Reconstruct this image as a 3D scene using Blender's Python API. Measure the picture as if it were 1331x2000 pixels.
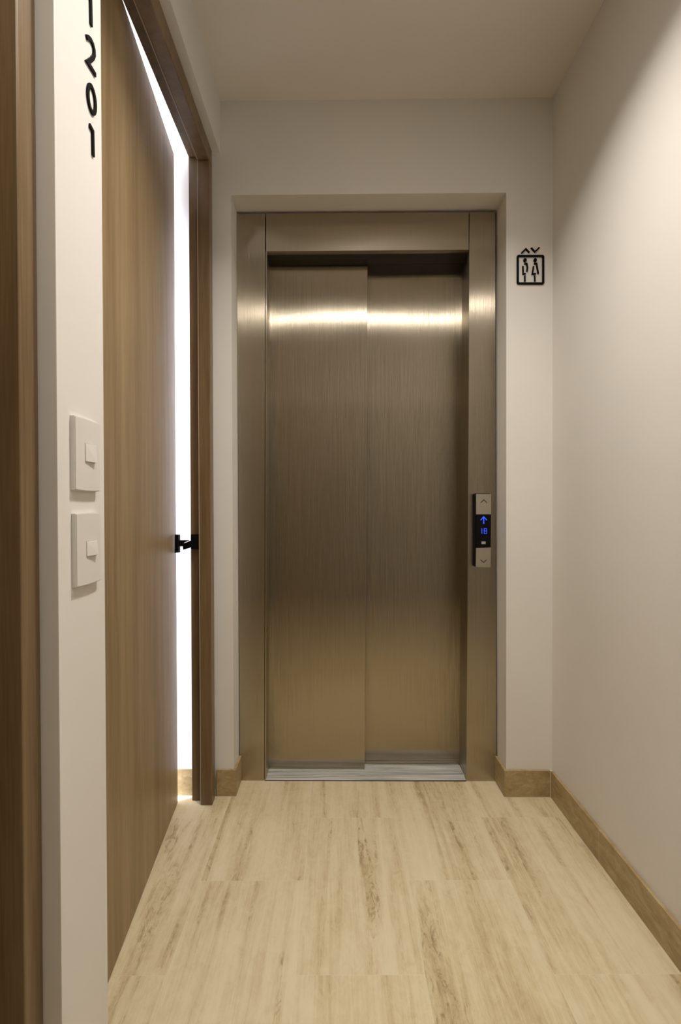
import bpy, bmesh, math
from mathutils import Vector, Matrix

for o in list(bpy.data.objects):
    bpy.data.objects.remove(o)
S = bpy.context.scene
C = S.collection

# ------------------------------------------------------------------ camera
H = 1.085                      # eye height
FPX = 1000.0                   # focal length in px of the 1331x2000 frame
PITCH, ROLL = 0.0095, -0.003
cd = bpy.data.cameras.new('camera')
cd.sensor_width = 36; cd.sensor_fit = 'AUTO'; cd.lens = 18.0
cd.shift_x = 9.5/2000; cd.clip_start = 0.01
cam = bpy.data.objects.new('camera', cd); C.objects.link(cam)
CR = Matrix.Rotation(math.pi/2-PITCH, 4, 'X') @ Matrix.Rotation(ROLL, 4, 'Z')
cam.matrix_world = Matrix.Translation((0, 0, H)) @ CR
S.camera = cam

# ------------------------------------------------------------------ world, lights, exposure
S.view_settings.view_transform = 'Standard'
S.view_settings.look = 'None'
S.view_settings.gamma = 1.0
S.view_settings.exposure = 0.28
w = bpy.data.worlds.new('world'); S.world = w; w.use_nodes = True
w.node_tree.nodes['Background'].inputs[0].default_value = (0.9, 0.85, 0.8, 1)
w.node_tree.nodes['Background'].inputs[1].default_value = 0.0

def area(name, loc, size, power, color, rot=(0, 0, 0), shape='DISK', spread=180, size_y=None):
    l = bpy.data.lights.new(name, 'AREA'); l.shape = shape; l.size = size
    if size_y: l.size_y = size_y
    l.energy = power; l.color = color; l.spread = math.radians(spread)
    o = bpy.data.objects.new(name, l); o.location = loc; o.rotation_euler = rot
    C.objects.link(o); return o

CEIL = 2.598
WARM = (1.0, 0.932, 0.85)
LAMPS = [(0.19, 1.10), (0.26, 0.14)]
for (lx, ly), p, sz, spr in zip(LAMPS, (11.5, 8.6), (0.12, 0.15), (124, 180)):
    area('downlight_glow', (lx, ly, CEIL-0.006), sz, p, WARM, spread=spr)
area('flat_ceiling_glow', (-1.62, 1.25, 2.22), 0.4, 170, (0.74, 0.80, 1.0), shape='SQUARE')

# ------------------------------------------------------------------ helpers
def ray(px, py):
    return (CR.to_3x3() @ Vector(((px-656)/FPX, -(py-1000)/FPX, -1.0)))
KB = 0.010                     # the lift wall is not quite square to the corridor
def back(px, py, Y0):          # a point of the photo on the lift-wall-parallel plane at depth Y0
    d = ray(px, py); t = Y0/(d.y+KB*d.x)
    p = d*t; return Vector((p.x, p.y, p.z+H))
def side(px, py, X0):
    d = ray(px, py); t = X0/d.x; p = d*t
    return Vector((p.x, p.y, p.z+H))
def bx(px, py, Y0):            # (x, z) only
    p = back(px, py, Y0); return p.x, p.z
def sk(v):                     # skew a straight-built point onto the lift wall's direction
    return Vector((v[0], v[1]-KB*v[0], v[2]))

def add_hexa(bm, v8, bevel=0, seg=2):
    t = bmesh.new()
    vs = [t.verts.new(v) for v in v8]
    for f in ((0,1,2,3),(7,6,5,4),(0,4,5,1),(1,5,6,2),(2,6,7,3),(3,7,4,0)):
        t.faces.new([vs[i] for i in f])
    bmesh.ops.recalc_face_normals(t, faces=t.faces)
    if bevel:
        bmesh.ops.bevel(t, geom=t.edges[:], offset=bevel, segments=seg, profile=0.6, affect='EDGES', clamp_overlap=True)
    merge(bm, t)
def merge(bm, t):
    m = bpy.data.meshes.new('tmp'); t.to_mesh(m); t.free(); bm.from_mesh(m); bpy.data.meshes.remove(m)
def box(bm, x0, x1, y0, y1, z0, z1, bevel=0, skew=False, seg=2):
    v = [(x0,y0,z0),(x1,y0,z0),(x1,y1,z0),(x0,y1,z0),(x0,y0,z1),(x1,y0,z1),(x1,y1,z1),(x0,y1,z1)]
    if skew: v = [sk(p) for p in v]
    add_hexa(bm, v, bevel, seg)
def frontquad(bm, corners, Y0, Y1, bevel=0):
    """corners (x,z) bl, br, tr, tl; extruded in depth from Y0 to Y1 (parallel to the lift wall)"""
    v = [sk((x, Y0, z)) for x, z in corners]+[sk((x, Y1, z)) for x, z in corners]
    add_hexa(bm, v, bevel)
def extrude_poly(bm, poly, fn, t0, t1, bevel=0):
    """poly: list of (u,v); fn(u,v,t) -> 3D"""
    t = bmesh.new()
    a = [t.verts.new(fn(u, v, t0)) for u, v in poly]; b = [t.verts.new(fn(u, v, t1)) for u, v in poly]
    n = len(poly); t.faces.new(a); t.faces.new(list(reversed(b)))
    for i in range(n): t.faces.new([a[i], b[i], b[(i+1) % n], a[(i+1) % n]])
    bmesh.ops.recalc_face_normals(t, faces=t.faces)
    if bevel:
        es = [e for e in t.edges if (e.verts[0] in b) and (e.verts[1] in b)]
        bmesh.ops.bevel(t, geom=es, offset=bevel, segments=2, affect='EDGES')
    merge(bm, t)
def stroke(bm, pts, wd, fn, t0, t1, closed=False):
    pts = [Vector(p) for p in pts]; n = len(pts); L, R = [], []
    for i, p in enumerate(pts):
        a = pts[(i-1) % n] if (i > 0 or closed) else None
        b = pts[(i+1) % n] if (i < n-1 or closed) else None
        da = (p-a).normalized() if a is not None else (b-p).normalized()
        db = (b-p).normalized() if b is not None else da
        na, nb = Vector((-da.y, da.x)), Vector((-db.y, db.x))
        m = (na+nb).normalized(); k = wd/2/max(0.35, m.dot(na))
        L.append(p+m*k); R.append(p-m*k)
    cnt = n if closed else n-1
    t = bmesh.new(); G = []
    for i in range(n):
        G.append([t.verts.new(fn(q.x, q.y, tt)) for q, tt in ((L[i],t0),(R[i],t0),(R[i],t1),(L[i],t1))])
    for i in range(cnt):
        g, h = G[i], G[(i+1) % n]
        for j in range(4): t.faces.new([g[j], h[j], h[(j+1) % 4], g[(j+1) % 4]])
    if not closed: t.faces.new(G[0]); t.faces.new(list(reversed(G[-1])))
    bmesh.ops.recalc_face_normals(t, faces=t.faces)
    merge(bm, t)
def disc(bm, cu, cv, r, fn, t0, t1, n=20, rv=None):
    rv = rv or r
    extrude_poly(bm, [(cu+r*math.cos(2*math.pi*i/n), cv+rv*math.sin(2*math.pi*i/n)) for i in range(n)], fn, t0, t1)

def obj(name, bm, mat, parent=None, label=None, smooth=False):
    me = bpy.data.meshes.new(name)
    if parent is not None:
        off = parent.location.copy() if parent.parent is None else Vector((0,0,0))
        q = parent
        while q.parent is not None: q = q.parent
        off = q.location.copy()
        bmesh.ops.translate(bm, verts=bm.verts, vec=-off)
    bm.to_mesh(me); bm.free()
    o = bpy.data.objects.new(name, me); C.objects.link(o)
    me.materials.append(mat)
    if smooth:
        for p in me.polygons: p.use_smooth = True
    if parent is not None: o.parent = parent
    if label: o['label'] = label
    return o
def thing(name, loc, label=None, cat=None, kind=None, group=None):
    o = bpy.data.objects.new(name, None); o.empty_display_size = 0.05; o.location = loc; C.objects.link(o)
    if label: o['label'] = label
    if cat: o['category'] = cat
    if kind: o['kind'] = kind
    if group: o['group'] = group
    return o
def structure(o):
    o['kind'] = 'structure'; return o
NB = bmesh.new

# ------------------------------------------------------------------ materials
def newmat(name):
    m = bpy.data.materials.new(name); m.use_nodes = True
    nt = m.node_tree; return m, nt, nt.nodes['Principled BSDF']
def N(nt, t, **k):
    n = nt.nodes.new(t)
    for a, b in k.items(): setattr(n, a, b)
    return n
def ramp(nt, stops):
    r = N(nt, 'ShaderNodeValToRGB'); e = r.color_ramp.elements
    e[0].position, e[0].color = stops[0][0], (*stops[0][1], 1)
    e[1].position, e[1].color = stops[-1][0], (*stops[-1][1], 1)
    for p, c in stops[1:-1]:
        q = e.new(p); q.color = (*c, 1)
    return r
def plain(name, col, rough=0.5, metal=0.0, spec=None):
    m, nt, b = newmat(name)
    b.inputs['Base Color'].default_value = (*col, 1); b.inputs['Roughness'].default_value = rough
    b.inputs['Metallic'].default_value = metal
    if spec is not None: b.inputs['Specular IOR Level'].default_value = spec
    return m
def math_(nt, op, a, b=None, c=None):
    n = N(nt, 'ShaderNodeMath', operation=op)
    for i, v in enumerate((a, b, c)):
        if v is None: continue
        if isinstance(v, (int, float)): n.inputs[i].default_value = v
        else: nt.links.new(v, n.inputs[i])
    return n.outputs[0]

def paint(name, col, rough=0.55, bump=0.12):
    m, nt, b = newmat(name); L = nt.links.new
    g = N(nt, 'ShaderNodeNewGeometry')
    n1 = N(nt, 'ShaderNodeTexNoise'); n1.inputs['Scale'].default_value = 3.0; n1.inputs['Detail'].default_value = 3
    L(g.outputs['Position'], n1.inputs['Vector'])
    r = ramp(nt, [(0.3, tuple(c*0.965 for c in col)), (0.7, col)])
    L(n1.outputs['Fac'], r.inputs[0]); L(r.outputs[0], b.inputs['Base Color'])
    n2 = N(nt, 'ShaderNodeTexNoise'); n2.inputs['Scale'].default_value = 14; n2.inputs['Detail'].default_value = 3
    L(g.outputs['Position'], n2.inputs['Vector'])
    bp = N(nt, 'ShaderNodeBump'); bp.inputs['Strength'].default_value = bump; bp.inputs['Distance'].default_value = 0.004
    L(n2.outputs['Fac'], bp.inputs['Height']); L(bp.outputs[0], b.inputs['Normal'])
    b.inputs['Roughness'].default_value = rough; b.inputs['Specular IOR Level'].default_value = 0.3
    return m
WALL = paint('wall_paint', (0.765, 0.738, 0.70))
CEILM = paint('ceiling_paint', (0.79, 0.75, 0.70), 0.7)

def oak(name, dark, mid, light, rough=0.38, band=0.35):
    m, nt, b = newmat(name); L = nt.links.new
    g = N(nt, 'ShaderNodeNewGeometry')
    def nz(sc, scale, det, dist=0.0):
        mp = N(nt, 'ShaderNodeMapping'); mp.inputs['Scale'].default_value = sc
        L(g.outputs['Position'], mp.inputs['Vector'])
        n = N(nt, 'ShaderNodeTexNoise'); n.inputs['Scale'].default_value = scale; n.inputs['Detail'].default_value = det
        n.inputs['Distortion'].default_value = dist
        L(mp.outputs[0], n.inputs['Vector']); return n.outputs['Fac']
    fine = nz((1, 1, 0.025), 330, 4)
    mid_ = nz((1, 1, 0.05), 38, 4, 0.4)
    wide = nz((1, 1, 0.04), 9, 2, 0.3)
    f = math_(nt, 'ADD', math_(nt, 'MULTIPLY', fine, 0.34), math_(nt, 'MULTIPLY', mid_, 0.36))
    f = math_(nt, 'ADD', f, math_(nt, 'MULTIPLY', wide, 0.30))
    r = ramp(nt, [(0.36, dark), (0.5, mid), (0.64, light)])
    L(f, r.inputs[0]); L(r.outputs[0], b.inputs['Base Color'])
    bp = N(nt, 'ShaderNodeBump'); bp.inputs['Strength'].default_value = 0.15; bp.inputs['Distance'].default_value = 0.0006
    L(fine, bp.inputs['Height']); L(bp.outputs[0], b.inputs['Normal'])
    b.inputs['Roughness'].default_value = rough
    return m
OAK = oak('oak_laminate', (0.215, 0.142, 0.066), (0.292, 0.203, 0.100), (0.355, 0.258, 0.136), 0.45)
OAK_SHADE = oak('oak_frame_shaded', (0.125, 0.076, 0.034), (0.175, 0.113, 0.053), (0.225, 0.152, 0.078))  # darker copy of the leaf's oak, the frame's weaker light put into its colour
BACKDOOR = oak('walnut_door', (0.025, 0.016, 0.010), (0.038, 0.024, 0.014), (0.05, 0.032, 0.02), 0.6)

def steel(name, col, rough, aniso, bump=0.0, grain=0.06, spread=0.0):
    m, nt, b = newmat(name); L = nt.links.new
    g = N(nt, 'ShaderNodeNewGeometry')
    mp = N(nt, 'ShaderNodeMapping'); mp.inputs['Scale'].default_value = (1, 1, 0.006)
    L(g.outputs['Position'], mp.inputs['Vector'])
    n = N(nt, 'ShaderNodeTexNoise'); n.inputs['Scale'].default_value = 520; n.inputs['Detail'].default_value = 3
    L(mp.outputs[0], n.inputs['Vector'])
    r = ramp(nt, [(0.3, tuple(c*(1-grain) for c in col)), (0.7, tuple(min(1, c*(1+grain)) for c in col))])
    L(n.outputs['Fac'], r.inputs[0]); L(r.outputs[0], b.inputs['Base Color'])
    n3 = N(nt, 'ShaderNodeTexNoise'); n3.inputs['Scale'].default_value = 7; n3.inputs['Detail'].default_value = 4
    L(g.outputs['Position'], n3.inputs['Vector'])
    rr = math_(nt, 'ADD', math_(nt, 'MULTIPLY', n3.outputs['Fac'], 0.04), rough-0.02)
    L(rr, b.inputs['Roughness'])
    b.inputs['Metallic'].default_value = 1.0
    b.inputs['Anisotropic'].default_value = aniso
    tg = N(nt, 'ShaderNodeTangent', direction_type='RADIAL', axis='Z')
    L(tg.outputs[0], b.inputs['Tangent'])
    if bump:
        n2 = N(nt, 'ShaderNodeTexNoise'); n2.inputs['Scale'].default_value = 3.0; n2.inputs['Detail'].default_value = 1
        L(g.outputs['Position'], n2.inputs['Vector'])
        bp = N(nt, 'ShaderNodeBump'); bp.inputs['Strength'].default_value = 1.0; bp.inputs['Distance'].default_value = bump
        L(n2.outputs['Fac'], bp.inputs['Height']); L(bp.outputs[0], b.inputs['Normal'])
    if spread:   # fine vertical brushing: tilts the normal left and right, hair by hair
        sx = N(nt, 'ShaderNodeSeparateXYZ'); L(g.outputs['Position'], sx.inputs[0])
        hs = []
        for f1, f2 in ((26000, 6.0), (17300, 9.0)):
            cb = N(nt, 'ShaderNodeCombineXYZ')
            cell = math_(nt, 'FLOOR', math_(nt, 'MULTIPLY', math_(nt, 'ADD', sx.outputs[0], sx.outputs[1]), f1))
            o1 = N(nt, 'ShaderNodeTexWhiteNoise', noise_dimensions='1D'); L(cell, o1.inputs['W'])
            L(cell, cb.inputs[0])
            L(math_(nt, 'FLOOR', math_(nt, 'ADD', math_(nt, 'MULTIPLY', sx.outputs[2], f2), o1.outputs['Value'])), cb.inputs[1])
            o2 = N(nt, 'ShaderNodeTexWhiteNoise', noise_dimensions='2D'); L(cb.outputs[0], o2.inputs['Vector'])
            hs.append(o2.outputs['Value'])
        k = math_(nt, 'MULTIPLY', math_(nt, 'SUBTRACT', math_(nt, 'ADD', hs[0], hs[1]), 1.0), spread)
        src = bp.outputs[0] if bump else g.outputs['Normal']
        cr = N(nt, 'ShaderNodeVectorMath', operation='CROSS_PRODUCT'); L(src, cr.inputs[0]); cr.inputs[1].default_value = (0, 0, 1)
        sc = N(nt, 'ShaderNodeVectorMath', operation='SCALE'); L(cr.outputs[0], sc.inputs[0]); L(k, sc.inputs['Scale'])
        ad = N(nt, 'ShaderNodeVectorMath', operation='ADD'); L(src, ad.inputs[0]); L(sc.outputs[0], ad.inputs[1])
        nn = N(nt, 'ShaderNodeVectorMath', operation='NORMALIZE'); L(ad.outputs[0], nn.inputs[0])
        L(nn.outputs[0], b.inputs['Normal'])
    return m
STEEL = steel('brushed_steel', (0.42, 0.372, 0.292), 0.20, 1.0, 0.0012, 0.03, 0.44)
STEELF = steel('brushed_steel_frame', (0.42, 0.372, 0.292), 0.25, 1.0, 0.0012, 0.03, 0.40)
def reflection_alu():
    m, nt, b = newmat('aluminium_sill'); L = nt.links.new
    g = N(nt, 'ShaderNodeNewGeometry')
    mp = N(nt, 'ShaderNodeMapping'); mp.inputs['Scale'].default_value = (0.035, 1, 1); L(g.outputs['Position'], mp.inputs['Vector'])
    n = N(nt, 'ShaderNodeTexNoise'); n.inputs['Scale'].default_value = 130; n.inputs['Detail'].default_value = 5; L(mp.outputs[0], n.inputs['Vector'])
    r = ramp(nt, [(0.36, (0.5, 0.5, 0.48)), (0.5, (0.72, 0.73, 0.71)), (0.62, (0.88, 0.88, 0.86))])  # pale and dark streaks paint the sill's reflections into its colour
    L(n.outputs['Fac'], r.inputs[0]); L(r.outputs[0], b.inputs['Base Color'])
    b.inputs['Roughness'].default_value = 0.26; b.inputs['Metallic'].default_value = 0.35
    return m
ALU = reflection_alu()
BLACK = plain('black_metal', (0.003, 0.003, 0.0035), 0.45, 0, 0.15)
SATIN = plain('satin_steel', (0.44, 0.40, 0.33), 0.42, 0.85)
SIGNB = plain('black_acrylic', (0.002, 0.002, 0.002), 0.5, 0, 0.1)
DARK = plain('dark_gap', (0.012, 0.011, 0.010), 0.7)
WHITEP = paint('white_plastic', (0.74, 0.71, 0.67), 0.35, 0.0)
PANELB = plain('black_glass', (0.002, 0.002, 0.003), 0.12, 0, 0.15)
GREY = plain('grey_mark', (0.35, 0.35, 0.34), 0.4)
DARKM = plain('etched_mark', (0.015, 0.012, 0.01), 0.7, 0, 0.1)
def emit(name, col, s):
    m, nt, b = newmat(name)
    b.inputs['Base Color'].default_value = (0, 0, 0, 1)
    b.inputs['Emission Color'].default_value = (*col, 1); b.inputs['Emission Strength'].default_value = s
    return m
BLUE = emit('blue_led', (0.03, 0.09, 1.0), 1.15)
LAMPM = emit('lamp_lens', WARM, 6)
LAMPC = emit('cool_lamp_lens', (0.85, 0.91, 1.0), 20)

def travertine():
    m, nt, b = newmat('travertine_tiles'); L = nt.links.new
    g = N(nt, 'ShaderNodeNewGeometry'); sp = N(nt, 'ShaderNodeSeparateXYZ'); L(g.outputs['Position'], sp.inputs[0])
    X, Y = sp.outputs[0], sp.outputs[1]
    W_, T_ = 0.300, 0.601
    u = math_(nt, 'DIVIDE', math_(nt, 'ADD', X, 0.096+W_*20), W_)
    col = math_(nt, 'FLOOR', u)
    fu = math_(nt, 'FRACT', u)
    par = math_(nt, 'MODULO', col, 2.0)                       # middle column -> 0
    v = math_(nt, 'DIVIDE', math_(nt, 'ADD', Y, -1.177+T_*20), T_)
    v = math_(nt, 'ADD', v, math_(nt, 'MULTIPLY', par, 0.5))
    row = math_(nt, 'FLOOR', v); fv = math_(nt, 'FRACT', v)
    def edge(f, size, half):
        d = math_(nt, 'MINIMUM', f, math_(nt, 'SUBTRACT', 1.0, f))
        return math_(nt, 'LESS_THAN', math_(nt, 'MULTIPLY', d, size), half)
    e1 = edge(fu, W_, 0.0007); e2 = edge(fv, T_, 0.0007)
    e3 = math_(nt, 'MULTIPLY', par, math_(nt, 'LESS_THAN', math_(nt, 'ABSOLUTE', math_(nt, 'ADD', Y, -1.944)), 0.0008))
    grout = math_(nt, 'MAXIMUM', math_(nt, 'MAXIMUM', e1, e2), e3)
    wn = N(nt, 'ShaderNodeTexWhiteNoise', noise_dimensions='2D')
    cv = N(nt, 'ShaderNodeCombineXYZ'); L(col, cv.inputs[0]); L(row, cv.inputs[1]); L(cv.outputs[0], wn.inputs['Vector'])
    off = N(nt, 'ShaderNodeVectorMath', operation='SCALE'); L(wn.outputs['Color'], off.inputs[0]); off.inputs['Scale'].default_value = 9.0
    pos = N(nt, 'ShaderNodeVectorMath', operation='ADD'); L(g.outputs['Position'], pos.inputs[0]); L(off.outputs[0], pos.inputs[1])
    def nz(sc, scale, det, dist=0.0, rough=0.55):
        mp = N(nt, 'ShaderNodeMapping'); mp.inputs['Scale'].default_value = sc
        L(pos.outputs[0], mp.inputs['Vector'])
        n = N(nt, 'ShaderNodeTexNoise'); n.inputs['Scale'].default_value = scale; n.inputs['Detail'].default_value = det
        n.inputs['Distortion'].default_value = dist; n.inputs['Roughness'].default_value = rough
        L(mp.outputs[0], n.inputs['Vector']); return n.outputs['Fac']
    bands = nz((1, 0.055, 1), 17, 6, 0.7, 0.6)
    fine = nz((1, 0.05, 1), 80, 6, 1.2, 0.65)
    pat = nz((1, 0.35, 1), 45, 8, 1.5, 0.75)
    blot = nz((1, 0.4, 1), 5, 3, 0.2)
    mot = nz((1, 0.55, 1), 42, 8, 0.8, 0.7)
    f = math_(nt, 'ADD', math_(nt, 'MULTIPLY', bands, 0.44), math_(nt, 'ADD', math_(nt, 'MULTIPLY', fine, 0.18), math_(nt, 'MULTIPLY', mot, 0.21)))
    f = math_(nt, 'ADD', f, math_(nt, 'MULTIPLY', blot, 0.17))
    r = ramp(nt, [(0.33, (0.36, 0.265, 0.135)), (0.415, (0.505, 0.40, 0.232)), (0.465, (0.60, 0.50, 0.312)), (0.53, (0.67, 0.58, 0.388)), (0.64, (0.72, 0.64, 0.455))])
    L(f, r.inputs[0])
    # darker broken veins and pits that follow the bands
    vm = N(nt, 'ShaderNodeMapRange'); vm.inputs[1].default_value = 0.46; vm.inputs[2].default_value = 0.37
    L(bands, vm.inputs[0])
    pm = N(nt, 'ShaderNodeMapRange'); pm.inputs[1].default_value = 0.50; pm.inputs[2].default_value = 0.62
    L(pat, pm.inputs[0])
    vein = math_(nt, 'MULTIPLY', math_(nt, 'MULTIPLY', vm.outputs[0], pm.outputs[0]), 0.75)
    mx = N(nt, 'ShaderNodeMix', data_type='RGBA'); L(vein, mx.inputs['Factor']); L(r.outputs[0], mx.inputs[6]); mx.inputs[7].default_value = (0.25, 0.175, 0.085, 1)
    mg = N(nt, 'ShaderNodeMix', data_type='RGBA'); L(math_(nt, 'MULTIPLY', grout, 0.35), mg.inputs['Factor']); L(mx.outputs[2], mg.inputs[6]); mg.inputs[7].default_value = (0.72, 0.66, 0.53, 1)
    L(mg.outputs[2], b.inputs['Base Color'])
    L(math_(nt, 'ADD', math_(nt, 'MULTIPLY', fine, 0.15), 0.36), b.inputs['Roughness'])
    b.inputs['Specular IOR Level'].default_value = 0.35
    return m
FLOORM = travertine()
def base_stone():
    m, nt, b = newmat('brown_travertine'); L = nt.links.new
    g = N(nt, 'ShaderNodeNewGeometry')
    mp = N(nt, 'ShaderNodeMapping'); mp.inputs['Scale'].default_value = (1, 0.6, 1.7); L(g.outputs['Position'], mp.inputs['Vector'])
    n = N(nt, 'ShaderNodeTexNoise'); n.inputs['Scale'].default_value = 24; n.inputs['Detail'].default_value = 9; n.inputs['Roughness'].default_value = 0.74; n.inputs['Distortion'].default_value = 0.6
    L(mp.outputs[0], n.inputs['Vector'])
    r = ramp(nt, [(0.32, (0.27, 0.175, 0.075)), (0.46, (0.37, 0.27, 0.13)), (0.58, (0.43, 0.33, 0.175)), (0.74, (0.56, 0.45, 0.28))])
    L(n.outputs['Fac'], r.inputs[0]); L(r.outputs[0], b.inputs['Base Color'])
    b.inputs['Roughness'].default_value = 0.4
    return m
BASE = base_stone()
GROUT = plain('light_grout', (0.66, 0.60, 0.50), 0.8)

# ------------------------------------------------------------------ measures
XL, XR = -0.4256, 0.809        # corridor walls
XC = -0.453                    # casing face planes (28 mm behind the wall face)
YB, YE = 1.917, 2.020          # lift wall, lift frame
YEND = -1.62                   # wall behind the camera
ZN = 2.400                      # niche soffit height
XI = -0.5355                     # inner face of the left wall (flat side)
Y0, Y1 = 0.784, 0.942          # stub of wall between the two door niches

# ------------------------------------------------------------------ room shell
bm = NB(); box(bm, -2.2, 1.0, -1.8, 2.26, -0.05, 0); structure(obj('floor', bm, FLOORM))
bm = NB(); box(bm, -2.2, 1.0, -1.8, 2.26, CEIL, CEIL+0.05); structure(obj('ceiling', bm, CEILM))
bm = NB(); box(bm, XR, XR+0.12, -1.8, 2.2, 0, CEIL); structure(obj('wall_right', bm, WALL))
# left wall: lintel over both niches, stub between them, stretch behind the camera
bm = NB()
YBK = YB+0.004
box(bm, XI, XL, -0.27, YBK+0.01, ZN, CEIL)
box(bm, XI, XL, Y0, Y1, 0, ZN, 0.0015)
box(bm, XI, XL, -1.75, -0.27, 0, CEIL)
structure(obj('wall_left', bm, WALL))
# back wall with the lift recess
rl_t, rr_t = back(450, 381, YB), back(990, 376.5, YB)
rl_b, rr_b = back(459, 1540, YB), back(989, 1540, YB)
xl_, xr_, zt_ = rl_t.x+0.003, (rr_t.x+rr_b.x)/2, (rl_t.z+rr_t.z)/2
for nm, q in (('wall_back_left', (-0.4935, xl_, 0, CEIL)), ('wall_back_right', (xr_, 0.93, 0, CEIL)), ('wall_back_lintel', (xl_, xr_, zt_, CEIL))):
    bm = NB(); box(bm, q[0], q[1], YB, YB+0.34, q[2], q[3], skew=True); structure(obj(nm, bm, WALL))
bm = NB(); box(bm, -0.6, 0.95, YEND-0.12, YEND, 0, CEIL); structure(obj('wall_front', bm, WALL))
# flat behind the ajar door
bm = NB(); box(bm, -2.1, -0.4977, 1.9245, 2.04, 0, CEIL); structure(obj('wall_flat_far', bm, paint('flat_wall_paint', (0.80, 0.80, 0.80))))
bm = NB(); box(bm, -2.1, XI, 0.35, 0.45, 0, CEIL); structure(obj('wall_flat_near', bm, WALL))
bm = NB(); box(bm, -2.2, -2.1, 0.35, 2.02, 0, CEIL); structure(obj('wall_flat_left', bm, WALL))

# baseboards (brown stone, 10 cm)
BT, BH = 0.010, 0.100
def board(name, parts, seams=()):
    bm = NB()
    for p in parts: box(bm, *p, bevel=0.0008, skew=(p[2] > 1.85))
    o = structure(obj(name, bm, BASE))
    if seams:
        bm = NB()
        for p in seams: box(bm, *p, skew=(p[2] > 1.85))
        obj('grout_joint', bm, GROUT, o)
    return o
yR = YB-KB*XR
board('baseboard_right', [(XR-BT, XR, 1.552, yR-BT-0.002, 0.002, BH), (XR-BT, XR, 0.953, 1.550, 0.002, BH), (XR-BT, XR, 0.353, 0.951, 0.002, BH), (XR-BT, XR, -1.6, 0.351, 0.002, BH)],
      [(XR-BT+0.0006, XR, -1.6, yR-BT, 0, BH-0.001)])
board('baseboard_back_right', [(xr_-BT, XR-BT-0.0015, YB-BT, YB, 0.002, BH), (xr_-BT, xr_, YB+0.001, YE+0.0, 0.002, BH)],
      [(xr_-BT+0.0006, XR-0.002, YB-BT+0.0006, YB, 0, BH-0.001)])
board('baseboard_back_left', [(XC+0.002, xl_+BT, YB-BT, YB, 0.002, BH), (xl_, xl_+BT, YB+0.001, YE, 0.002, BH)],
      [(XC+0.003, xl_+BT-0.0006, YB-BT+0.0006, YB, 0, BH-0.001)])
board('baseboard_flat', [(-2.0, -0.5365, 1.9135, 1.9245, 0, BH)])

# ------------------------------------------------------------------ door frames and leaves on the left
def door_frame(parent, ya, yb, with_step):
    """opening between ya and yb (outer edges of the casing)"""
    cw = 0.047; ct = 0.010
    hz = 2.337
    for s in (0, 1):
        bm = NB()
        if s: a, b = yb-cw, yb
        else: a, b = ya, ya+cw
        box(bm, XC-0.041, XC, a, b, 0, hz, 0.0035, seg=3)
        if s: a2, b2 = yb-cw+0.030, yb+(0.0225 if yb > 1.5 else 0)
        else: a2, b2 = ya, ya+cw-0.030
        box(bm, XI+0.001, XC-0.041, a2, b2, 0, hz+0.0305, 0.001)
        j = obj('jamb', bm, OAK_SHADE, parent)
        bm = NB()
        if s: box(bm, XC-0.0435, XC-0.0405, a+0.0005, a+0.004, 0.002, hz-0.002)
        else: box(bm, XC-0.0435, XC-0.0405, b-0.004, b-0.0005, 0.002, hz-0.002)
        obj('step_strip', bm, PALE, j)
    bm = NB()
    box(bm, XC-0.041, XC, ya, yb, hz+0.0003, hz+cw+0.0158, 0.0035, seg=3)
    box(bm, XI+0.001, XC-0.041, ya, yb, hz+0.031, hz+cw+0.0158, 0.001)
    h = obj('head', bm, OAK_SHADE, parent)
    bm = NB(); box(bm, XC-0.0435, XC-0.0405, ya+cw, yb-cw, hz+0.0012, hz+0.004)
    obj('step_strip', bm, PALE, h)
PALE = plain('pale_strip', (0.42, 0.33, 0.24), 0.35)  # thin pale strip along the step of the frame

FY = 1.903-0.001
door1 = thing('door_1', (XC, 1.42, 0), kind='structure')
door_frame(door1, Y1+0.001, FY, True)
# leaf: hinged on the near jamb, a few degrees ajar into the flat
pa, pb = side(204, 1932, -0.5).copy(), None
def floor_pt(px, py):
    d = ray(px, py); t = -H/d.z; return d*t
fa, fb = floor_pt(205.5, 1938), floor_pt(347.5, 1569)
dr = Vector((fb.x-fa.x, fb.y-fa.y, 0)).normalized(); nr = Vector((dr.y, -dr.x, 0))    # nr points to the corridor
far = Vector((fb.x, fb.y, 0)); L_ = (far.y-(Y1+0.020))/dr.y; near = far-dr*L_
def leafbox(s0, s1, d0, d1, z0, z1, bevel, bm):
    v = [near+dr*s-nr*d for s, d in ((s0,d0),(s1,d0),(s1,d1),(s0,d1))]
    add_hexa(bm, [p+Vector((0,0,z0)) for p in v]+[p+Vector((0,0,z1)) for p in v], bevel)
zl = side(346.5, 308, far.x).z
bm = NB(); leafbox(0, L_, 0, 0.035, 0.004, 2.3668, 0.0008, bm)
leaf = obj('leaf', bm, OAK, door1)
for hz in (0.25, 1.2, 2.1):
    bm = NB(); leafbox(-0.006, 0.003, 0.005, 0.03, hz, hz+0.09, 0.001, bm); obj('hinge', bm, BLACK, leaf)

door2 = thing('door_2', (XC, 0.26, 0), kind='structure')
door_frame(door2, -0.19, Y0-0.001, True)
bm = NB(); box(bm, XC-0.080, XC-0.0445, -0.155, Y0-0.022, 0.004, 2.36, 0.001); obj('leaf', bm, OAK, door2)

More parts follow.
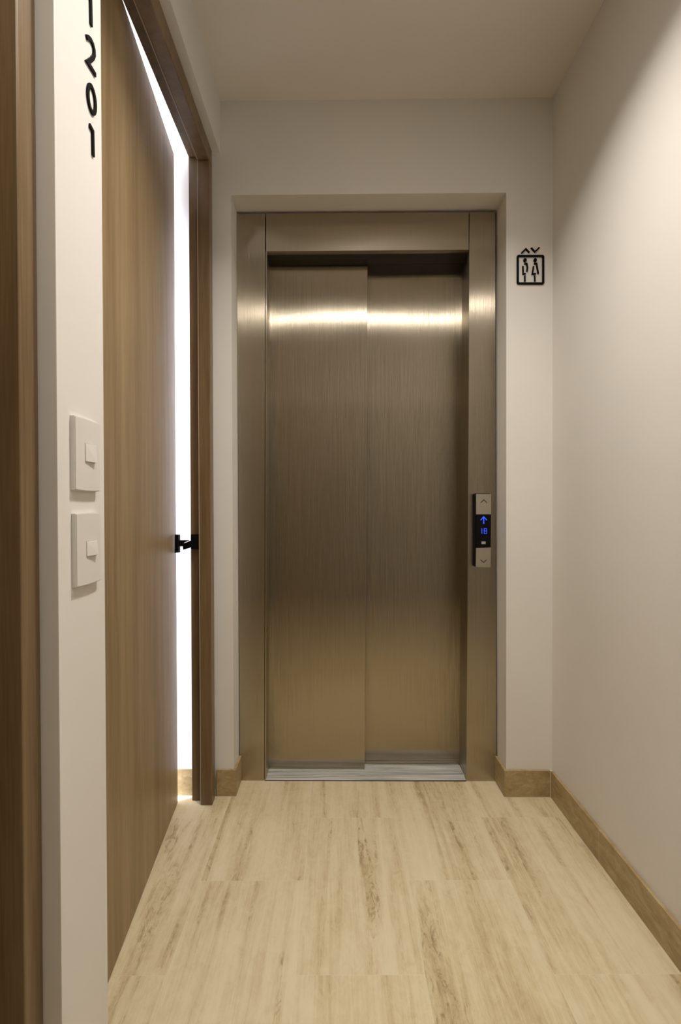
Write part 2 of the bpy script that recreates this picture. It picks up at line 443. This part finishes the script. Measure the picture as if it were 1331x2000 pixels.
# door behind the camera, mirrored dark in the steel
door3 = thing('door_3', (0.19, YEND, 0), kind='structure')
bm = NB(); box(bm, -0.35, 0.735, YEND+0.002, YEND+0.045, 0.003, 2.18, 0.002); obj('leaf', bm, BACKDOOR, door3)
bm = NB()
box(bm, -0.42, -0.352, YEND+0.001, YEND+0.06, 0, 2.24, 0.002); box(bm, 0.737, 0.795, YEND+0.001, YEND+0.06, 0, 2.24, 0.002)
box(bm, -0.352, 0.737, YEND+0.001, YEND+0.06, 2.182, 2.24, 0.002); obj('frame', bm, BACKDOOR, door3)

# ------------------------------------------------------------------ door guard (black limiter across the gap)
YG = 1.868
g0 = side(382, 1060, XC-0.06)
guard = thing('door_guard', (far.x, YG, 1.0), 'black metal door guard bridging the lit gap between ajar oak door and frame', 'door guard')
def gf(Yd):            # photo px on the plane at depth Yd, t metres towards the viewer
    def f(u, v, t):
        p = back(u, v, Yd); return Vector((p.x, p.y-t, p.z))
    return f
bm = NB()
extrude_poly(bm, [(341, 1044), (349, 1044.5), (349, 1079.5), (341, 1080)], gf(1.820), -0.022, 0.0, 0.001)
obj('door_plate', bm, BLACK, guard)
bm = NB()
extrude_poly(bm, [(348, 1055), (371, 1055), (359, 1060.5), (358.5, 1067), (348, 1067)], gf(1.832), -0.008, 0.004)
obj('latch_arm', bm, BLACK, guard)
bm = NB()
extrude_poly(bm, [(357.5, 1062), (372, 1056), (376, 1056), (376, 1068), (372, 1069.5), (361, 1073.5), (358.5, 1073.5)], gf(1.848), -0.008, 0.006, 0.0008)
obj('swing_arm', bm, BLACK, guard)
bm = NB()
extrude_poly(bm, [(372.5, 1044.5), (374, 1043.7), (391, 1043.7), (392, 1045), (392, 1072), (391, 1073), (374, 1073), (372.5, 1071)], gf(1.856), -0.030, 0.0, 0.001)
obj('frame_block', bm, BLACK, guard)

# ------------------------------------------------------------------ lift entrance
lift = thing('elevator', (0.12, YE, 0), 'brushed stainless steel elevator entrance with two closed sliding door panels', 'elevator')
T = bx
# left post
bm = NB()
frontquad(bm, [T(469, 1527, YE), T(516.5, 1527, YE), T(518.0, 416.8, YE), T(462, 417.5, YE)], YE, YE+0.030, 0.0012)
xa = T(518.5, 1527, YE)[0]
obj('post', bm, STEELF, lift)
# slim inner return of the left post
bm = NB()
xin = T(520, 1000, YE)[0]
frontquad(bm, [T(517.4, 1527, YE), T(520.0, 1527, YE), T(521.6, 490, YE), T(519, 490, YE)], YE+0.0003, YE+0.14, 0.0006)
obj('return', bm, STEELF, lift)
# right post
bm = NB()
frontquad(bm, [T(911.5, 1527, YE), T(970.5, 1527, YE), T(968, 413.5, YE), T(917.8, 413.8, YE)], YE, YE+0.030, 0.0012)
obj('post', bm, STEELF, lift)
bm = NB()
pA, pB = T(912.5, 1527, YE), T(918.8, 413.8, YE)
frontquad(bm, [pA, (pA[0]+0.02, pA[1]), (pB[0]+0.02, pB[1]), pB], YE+0.0305, YE+0.20, 0.0)
obj('return', bm, STEELF, lift)
# lintel panel
bm = NB()
frontquad(bm, [T(519.8, 491.2, YE), T(916.4, 487.8, YE), T(916.4, 414, YE), T(519.8, 416.7, YE)], YE, YE+0.028, 0.0012)
obj('lintel_panel', bm, STEELF, lift)
# header soffit, its near-black colour painting the shadow cavity over the doors
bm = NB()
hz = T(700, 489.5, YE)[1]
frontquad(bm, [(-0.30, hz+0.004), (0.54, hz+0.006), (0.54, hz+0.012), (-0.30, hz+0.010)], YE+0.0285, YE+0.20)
obj('header_soffit', bm, plain('shaded_soffit', (0.02, 0.018, 0.016), 0.5, 0.0), lift)
# door panels
YP1, YP2 = YE+0.080, YE+0.122
bm = NB()
frontquad(bm, [T(523.0, 1504.5, YP1), T(712.8, 1504.5, YP1), T(718.5, 505, YP1), T(524.5, 507, YP1)], YP1, YP1+0.034, 0.0012)
obj('door_panel', bm, STEEL, lift)
bm = NB()
frontquad(bm, [T(700, 1494.5, YP2), T(901, 1494.5, YP2), T(906, 505, YP2), T(700, 507, YP2)], YP2, YP2+0.034, 0.0008)
obj('door_panel', bm, STEEL, lift)
# hanger rail seen above the panels
bm = NB()
frontquad(bm, [T(720, 509, YP2-0.006), T(915, 507.5, YP2-0.006), T(915, 505.5, YP2-0.006), T(720, 507, YP2-0.006)], YP2-0.006, YP2-0.002)
obj('door_track', bm, plain('track_steel', (0.35, 0.32, 0.28), 0.4, 1.0), lift)
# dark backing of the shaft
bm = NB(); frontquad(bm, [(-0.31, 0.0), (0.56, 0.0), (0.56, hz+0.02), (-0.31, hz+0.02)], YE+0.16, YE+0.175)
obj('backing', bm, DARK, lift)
# sill with grooves
bm = NB()
xs0, xs1 = T(517.5, 1527, YE)[0], T(911, 1527, YE)[0]
prof = [(YE, 0.0), (YE, 0.0035)]
y = YE+0.028
prof.append((y, 0.004))
for gy, gw in ((YE+0.030, 0.006), (YE+0.040, 0.004), (YE+0.050, 0.004), (YE+0.060, 0.004), (YE+0.070, 0.004), (YE+0.088, 0.008), (YE+0.104, 0.004), (YE+0.114, 0.004), (YE+0.130, 0.008)):
    prof += [(gy, 0.004), (gy, 0.0004), (gy+gw, 0.0004), (gy+gw, 0.004)]
prof += [(YE+0.158, 0.004), (YE+0.158, 0.0)]
t = bmesh.new()
A = [t.verts.new(sk((xs0, p, q))) for p, q in prof]; B = [t.verts.new(sk((xs1, p, q))) for p, q in prof]
for i in range(len(prof)):
    j = (i+1) % len(prof); t.faces.new([A[i], B[i], B[j], A[j]])
bmesh.ops.recalc_face_normals(t, faces=t.faces); merge(bm, t)
obj('sill', bm, ALU, lift, 'grooved aluminium sill')
bm = NB(); box(bm, xs0, xs1, YE-0.0025, YE-0.0003, 0, 0.0022, skew=True)
obj('sill_edge', bm, DARK, lift)
# dark strips filling the gap under the panels
bm = NB(); frontquad(bm, [T(524, 1507, YP1+.004), T(712.5, 1507, YP1+.004), T(712.5, 1502, YP1+.004), T(524, 1502, YP1+.004)], YP1+0.006, YP1+0.03)
obj('gap_strip', bm, DARK, lift)
bm = NB(); frontquad(bm, [T(714, 1498, YP2), T(898, 1498, YP2), T(898, 1492, YP2), T(714, 1492, YP2)], YP2+0.006, YP2+0.03)
obj('gap_strip', bm, DARK, lift)

# ------------------------------------------------------------------ call panel
cp = back(944, 1036, YE)
call = thing('elevator_call_panel', (cp.x, cp.y, cp.z-0.145/2), 'slim black and steel call panel on the right post of the elevator', 'call panel')
def cfn(u, v, t):
    p = back(u, v, YE-0.014); return Vector((p.x, p.y-t, p.z))
bm = NB(); extrude_poly(bm, [(926, 966), (929, 963.5), (957, 963.5), (957, 1107), (929, 1107), (926, 1105)], cfn, -0.0137, 0.0, 0.0)
obj('backplate', bm, BLACK, call)
def cplate(name, q, mat, t1=0.004, parent=call, lab=None):
    bm = NB(); extrude_poly(bm, q, cfn, 0.0003, t1, 0.0006); return obj(name, bm, mat, parent, lab)
bu = cplate('button', [(930, 964.5), (959.5, 965), (959.5, 1004.3), (930, 1004.5)], SATIN, lab='steel up button with an engraved chevron')
dp = cplate('display', [(930, 1005.3), (959.3, 1005.0), (958.6, 1068.5), (930, 1069.3)], PANELB, 0.0036)
bd = cplate('button', [(930, 1070.2), (958.8, 1069.5), (958.3, 1108), (929.5, 1107)], SATIN, lab='steel down button with an engraved chevron')
bm = NB(); stroke(bm, [(939, 982), (945, 976), (951, 982)], 1.3, cfn, 0.0036, 0.0043); obj('chevron', bm, DARKM, bu)
bm = NB(); stroke(bm, [(938.5, 1093), (944.5, 1098.3), (950.5, 1093)], 1.3, cfn, 0.0036, 0.0043); obj('chevron', bm, DARKM, bd)
bm = NB()
stroke(bm, [(944.8, 1023), (944.8, 1009)], 2.0, cfn, 0.0034, 0.0042)
stroke(bm, [(938.8, 1016), (944.8, 1009), (951, 1016)], 1.5, cfn, 0.0034, 0.0043)
obj('arrow', bm, BLUE, dp, 'lit blue up arrow')
bm = NB()
stroke(bm, [(941.2, 1032), (941.2, 1042)], 1.1, cfn, 0.0034, 0.0042)
obj('digit', bm, BLUE, dp, 'lit blue numeral one')
bm = NB()
stroke(bm, [(945.6, 1032.3), (950.6, 1032.3), (950.6, 1041.8), (945.6, 1041.8)], 0.9, cfn, 0.0034, 0.0042, closed=True)
stroke(bm, [(945.6, 1037), (950.6, 1037)], 0.9, cfn, 0.0034, 0.0043)
obj('digit', bm, BLUE, dp, 'lit blue numeral eight')
bm = NB(); extrude_poly(bm, [(940.5, 1057.5), (948.5, 1057.5), (948.5, 1062.5), (940.5, 1062.5)], cfn, 0.0034, 0.0041); obj('badge', bm, GREY, dp)

# ------------------------------------------------------------------ lift pictogram on the wall
sp_ = back(1036, 558, YB)
sign = thing('elevator_sign', tuple(sp_), 'square black outline elevator pictogram with two figures and chevrons on the white wall', 'sign')
def sfn(u, v, t):
    p = back(u, v, YB); return Vector((p.x, p.y-t, p.z))
def zc(pts): return [(960+a/9.507, 460+b/9.507) for a, b in pts]
ST0, ST1 = 0.0003, 0.006
fr = []
x0, y0, x1, y1, r_ = 487, 389, 959, 898, 16
for cx, cy, a0 in ((x1-r_, y0+r_, -90), (x1-r_, y1-r_, 0), (x0+r_, y1-r_, 90), (x0+r_, y0+r_, 180)):
    for k in range(4):
        a = math.radians(a0+k*30); fr.append((cx+r_*math.cos(a), cy+r_*math.sin(a)))
bm = NB(); stroke(bm, zc(fr), 3.5, sfn, ST0, ST1, closed=True); obj('border', bm, SIGNB, sign)
bm = NB(); stroke(bm, zc([(557, 335), (635, 256), (703, 328)]), 2.5, sfn, ST0, ST1); obj('chevron', bm, SIGNB, sign)
bm = NB(); stroke(bm, zc([(735, 237), (803, 312), (888, 232)]), 2.5, sfn, ST0, ST1); obj('chevron', bm, SIGNB, sign)
def figure(head, arm, body, leg):
    bm = NB(); c = zc([head])[0]
    disc(bm, c[0], c[1], 3.1, sfn, ST0, ST1, 20, 3.9)
    stroke(bm, zc(arm), 2.5, sfn, ST0, ST1); stroke(bm, zc(body), 2.4, sfn, ST0, ST1); stroke(bm, zc(leg), 2.2, sfn, ST0, ST1)
    obj('figure', bm, SIGNB, sign)
figure((622, 467), [(610, 532), (654, 532), (666, 600), (658, 678)], [(583, 575), (587, 721), (634, 717)], [(618, 750), (619, 862)])
figure((810, 467), [(790, 532), (836, 530), (866, 720)], [(780, 578), (757, 723), (822, 717)], [(801, 750), (804, 860)])

# ------------------------------------------------------------------ door number on the wall stub
XW = XL
num = thing('door_number', (XW, 0.885, 1.70), 'raised black numerals stacked down the narrow white wall left of the oak door', 'door number')
def wfn(u, v, t):      # photo px on the left wall plane, t metres off the wall
    p = side(u, v, XW); return Vector((XW+t, p.y, p.z))
def pl(fn_pts): return fn_pts
def wy(u, v):
    p = side(u, v, XN); return (p.y, p.z)
def wst(pts, wd, bm, closed=False):
    q = [wy(*p) for p in pts]
    stroke(bm, q, wd, lambda a, b, t: Vector((XW+t, a, b)), 0.0003, 0.0032, closed)
SW = 0.0072
XN = XW+0.002
bm = NB()
# top numeral: same as the lowest one, 3 pitches up
base1 = [wy(174.8, 242), wy(182.6, 256.0), wy(182.6, 305)]
sy, sz = base1[2]
one = [(-0.0135, 0.0545), (-0.001, 0.0470+0.0), (0.0, 0.0)]
def digit(pts, bm, closed=False):
    stroke(bm, pts, SW, lambda a, b, t: Vector((XW+t, a, b)), 0.0003, 0.0032, closed)
yc, zb = wy(182.4, 305)
PITCHZ = None
z_top_bottom = wy(179.5, 52)[1]
P1 = (z_top_bottom-zb)/3.0
def one_at(z, name='digit', dy=0.0):
    bm = NB(); a, b = wy(175.2, 244), wy(181.4, 256); k = z-zb
    digit([(a[0]+dy, a[1]+k), (b[0]+dy, b[1]+k), (yc+dy, zb+k)], bm); return obj(name, bm, SIGNB, num)
one_at(z_top_bottom, dy=-0.004)
# two
bm = NB()
two_px = [(169.5, 72.5), (174, 74), (178, 78.5), (181.5, 86), (184, 96), (184.5, 106), (182.5, 112), (178.5, 116.5), (171.5, 121), (187, 147)]
digit([wy(*p) for p in two_px], bm); obj('digit', bm, SIGNB, num)
# zero
bm = NB()
el = []
ua, va = wy(179.5, 194)
for i in range(28):
    a = 2*math.pi*i/28
    el.append((ua+0.0138*math.cos(a), va+0.0215*math.sin(a)))
digit(el, bm, True); obj('digit', bm, SIGNB, num)
one_at(zb)

# ------------------------------------------------------------------ two light switches
def switch(z0, z1, ya, yb, rz0, rz1, label):
    zc_ = z0; t = thing('light_switch', (XW, (ya+yb)/2, z0), label, 'light switch', group='light switches on the narrow white wall')
    bm = NB(); 
    # plate: slightly domed outline
    b2 = bmesh.new()
    n = 8
    ring = []
    P = []
    for i in range(n+1): P.append((ya+(yb-ya)*i/n, z0-0.0015*math.sin(math.pi*i/n)))
    for i in range(n+1): P.append((yb-(yb-ya)*i/n, z1+0.0010*math.sin(math.pi*i/n)))
    b2.free()
    extrude_poly(bm, P, lambda a, b, tt: Vector((XW+tt, a, b)), 0.0003, 0.0082, 0.0014)
    pt = obj('plate', bm, WHITEP, t)
    bm = NB(); yc_ = (ya+yb)/2+0.006
    hw = 0.0165
    v = [(XW+0.0080, yc_-hw, rz0), (XW+0.0080, yc_+hw, rz0), (XW+0.0080, yc_+hw, rz1), (XW+0.0080, yc_-hw, rz1),
         (XW+0.0098, yc_-hw, rz0), (XW+0.0135, yc_+hw, rz0), (XW+0.0110, yc_+hw, rz1), (XW+0.0092, yc_-hw, rz1)]
    add_hexa(bm, v, 0.0005); obj('rocker', bm, WHITEP, t)
    # hairline around the rocker
    bm = NB(); e = 0.0007
    stroke(bm, [(yc_-hw-e, rz0-e), (yc_+hw+e, rz0-e), (yc_+hw+e, rz1+e), (yc_-hw-e, rz1+e)], 0.0009, lambda a, b, tt: Vector((XW+tt, a, b)), 0.0078, 0.00835, True)
    obj('seam', bm, plain('seam_grey', (0.5, 0.47, 0.43), 0.6), t)
ya, yb = wy(139.5, 880)[0], wy(188.5, 880)[0]
switch(wy(148, 957)[1], wy(148, 813)[1]-0.001, ya, yb, wy(176, 904)[1], wy(176, 870)[1], 'upper of two white plastic light switches on the narrow wall')
switch(wy(148, 1146)[1], wy(148, 1003)[1], ya+0.002, yb+0.002, wy(176, 1084)[1], wy(176, 1056)[1], 'lower of two white plastic light switches on the narrow wall')

# ------------------------------------------------------------------ recessed downlights in the ceiling
WRING = plain('white_ring', (0.75, 0.73, 0.70), 0.5)
wh = ('ahead, nearest the elevator', 'above the middle of the corridor')
for (lx, ly), where in zip(LAMPS, wh):
    d = thing('recessed_downlight', (lx, ly, CEIL), 'round white recessed downlight in the ceiling '+where, 'downlight', group='ceiling downlights')
    bm = NB(); fn = lambda a, b, t: Vector((a, b, CEIL-t))
    stroke(bm, [(lx+0.052*math.cos(i*math.pi/16), ly+0.052*math.sin(i*math.pi/16)) for i in range(32)], 0.014, fn, 0.0002, 0.004, True)
    obj('ring', bm, WRING, d)
    bm = NB(); disc(bm, lx, ly, 0.045, fn, 0.0002, 0.002, 32); obj('lens', bm, LAMPM, d)
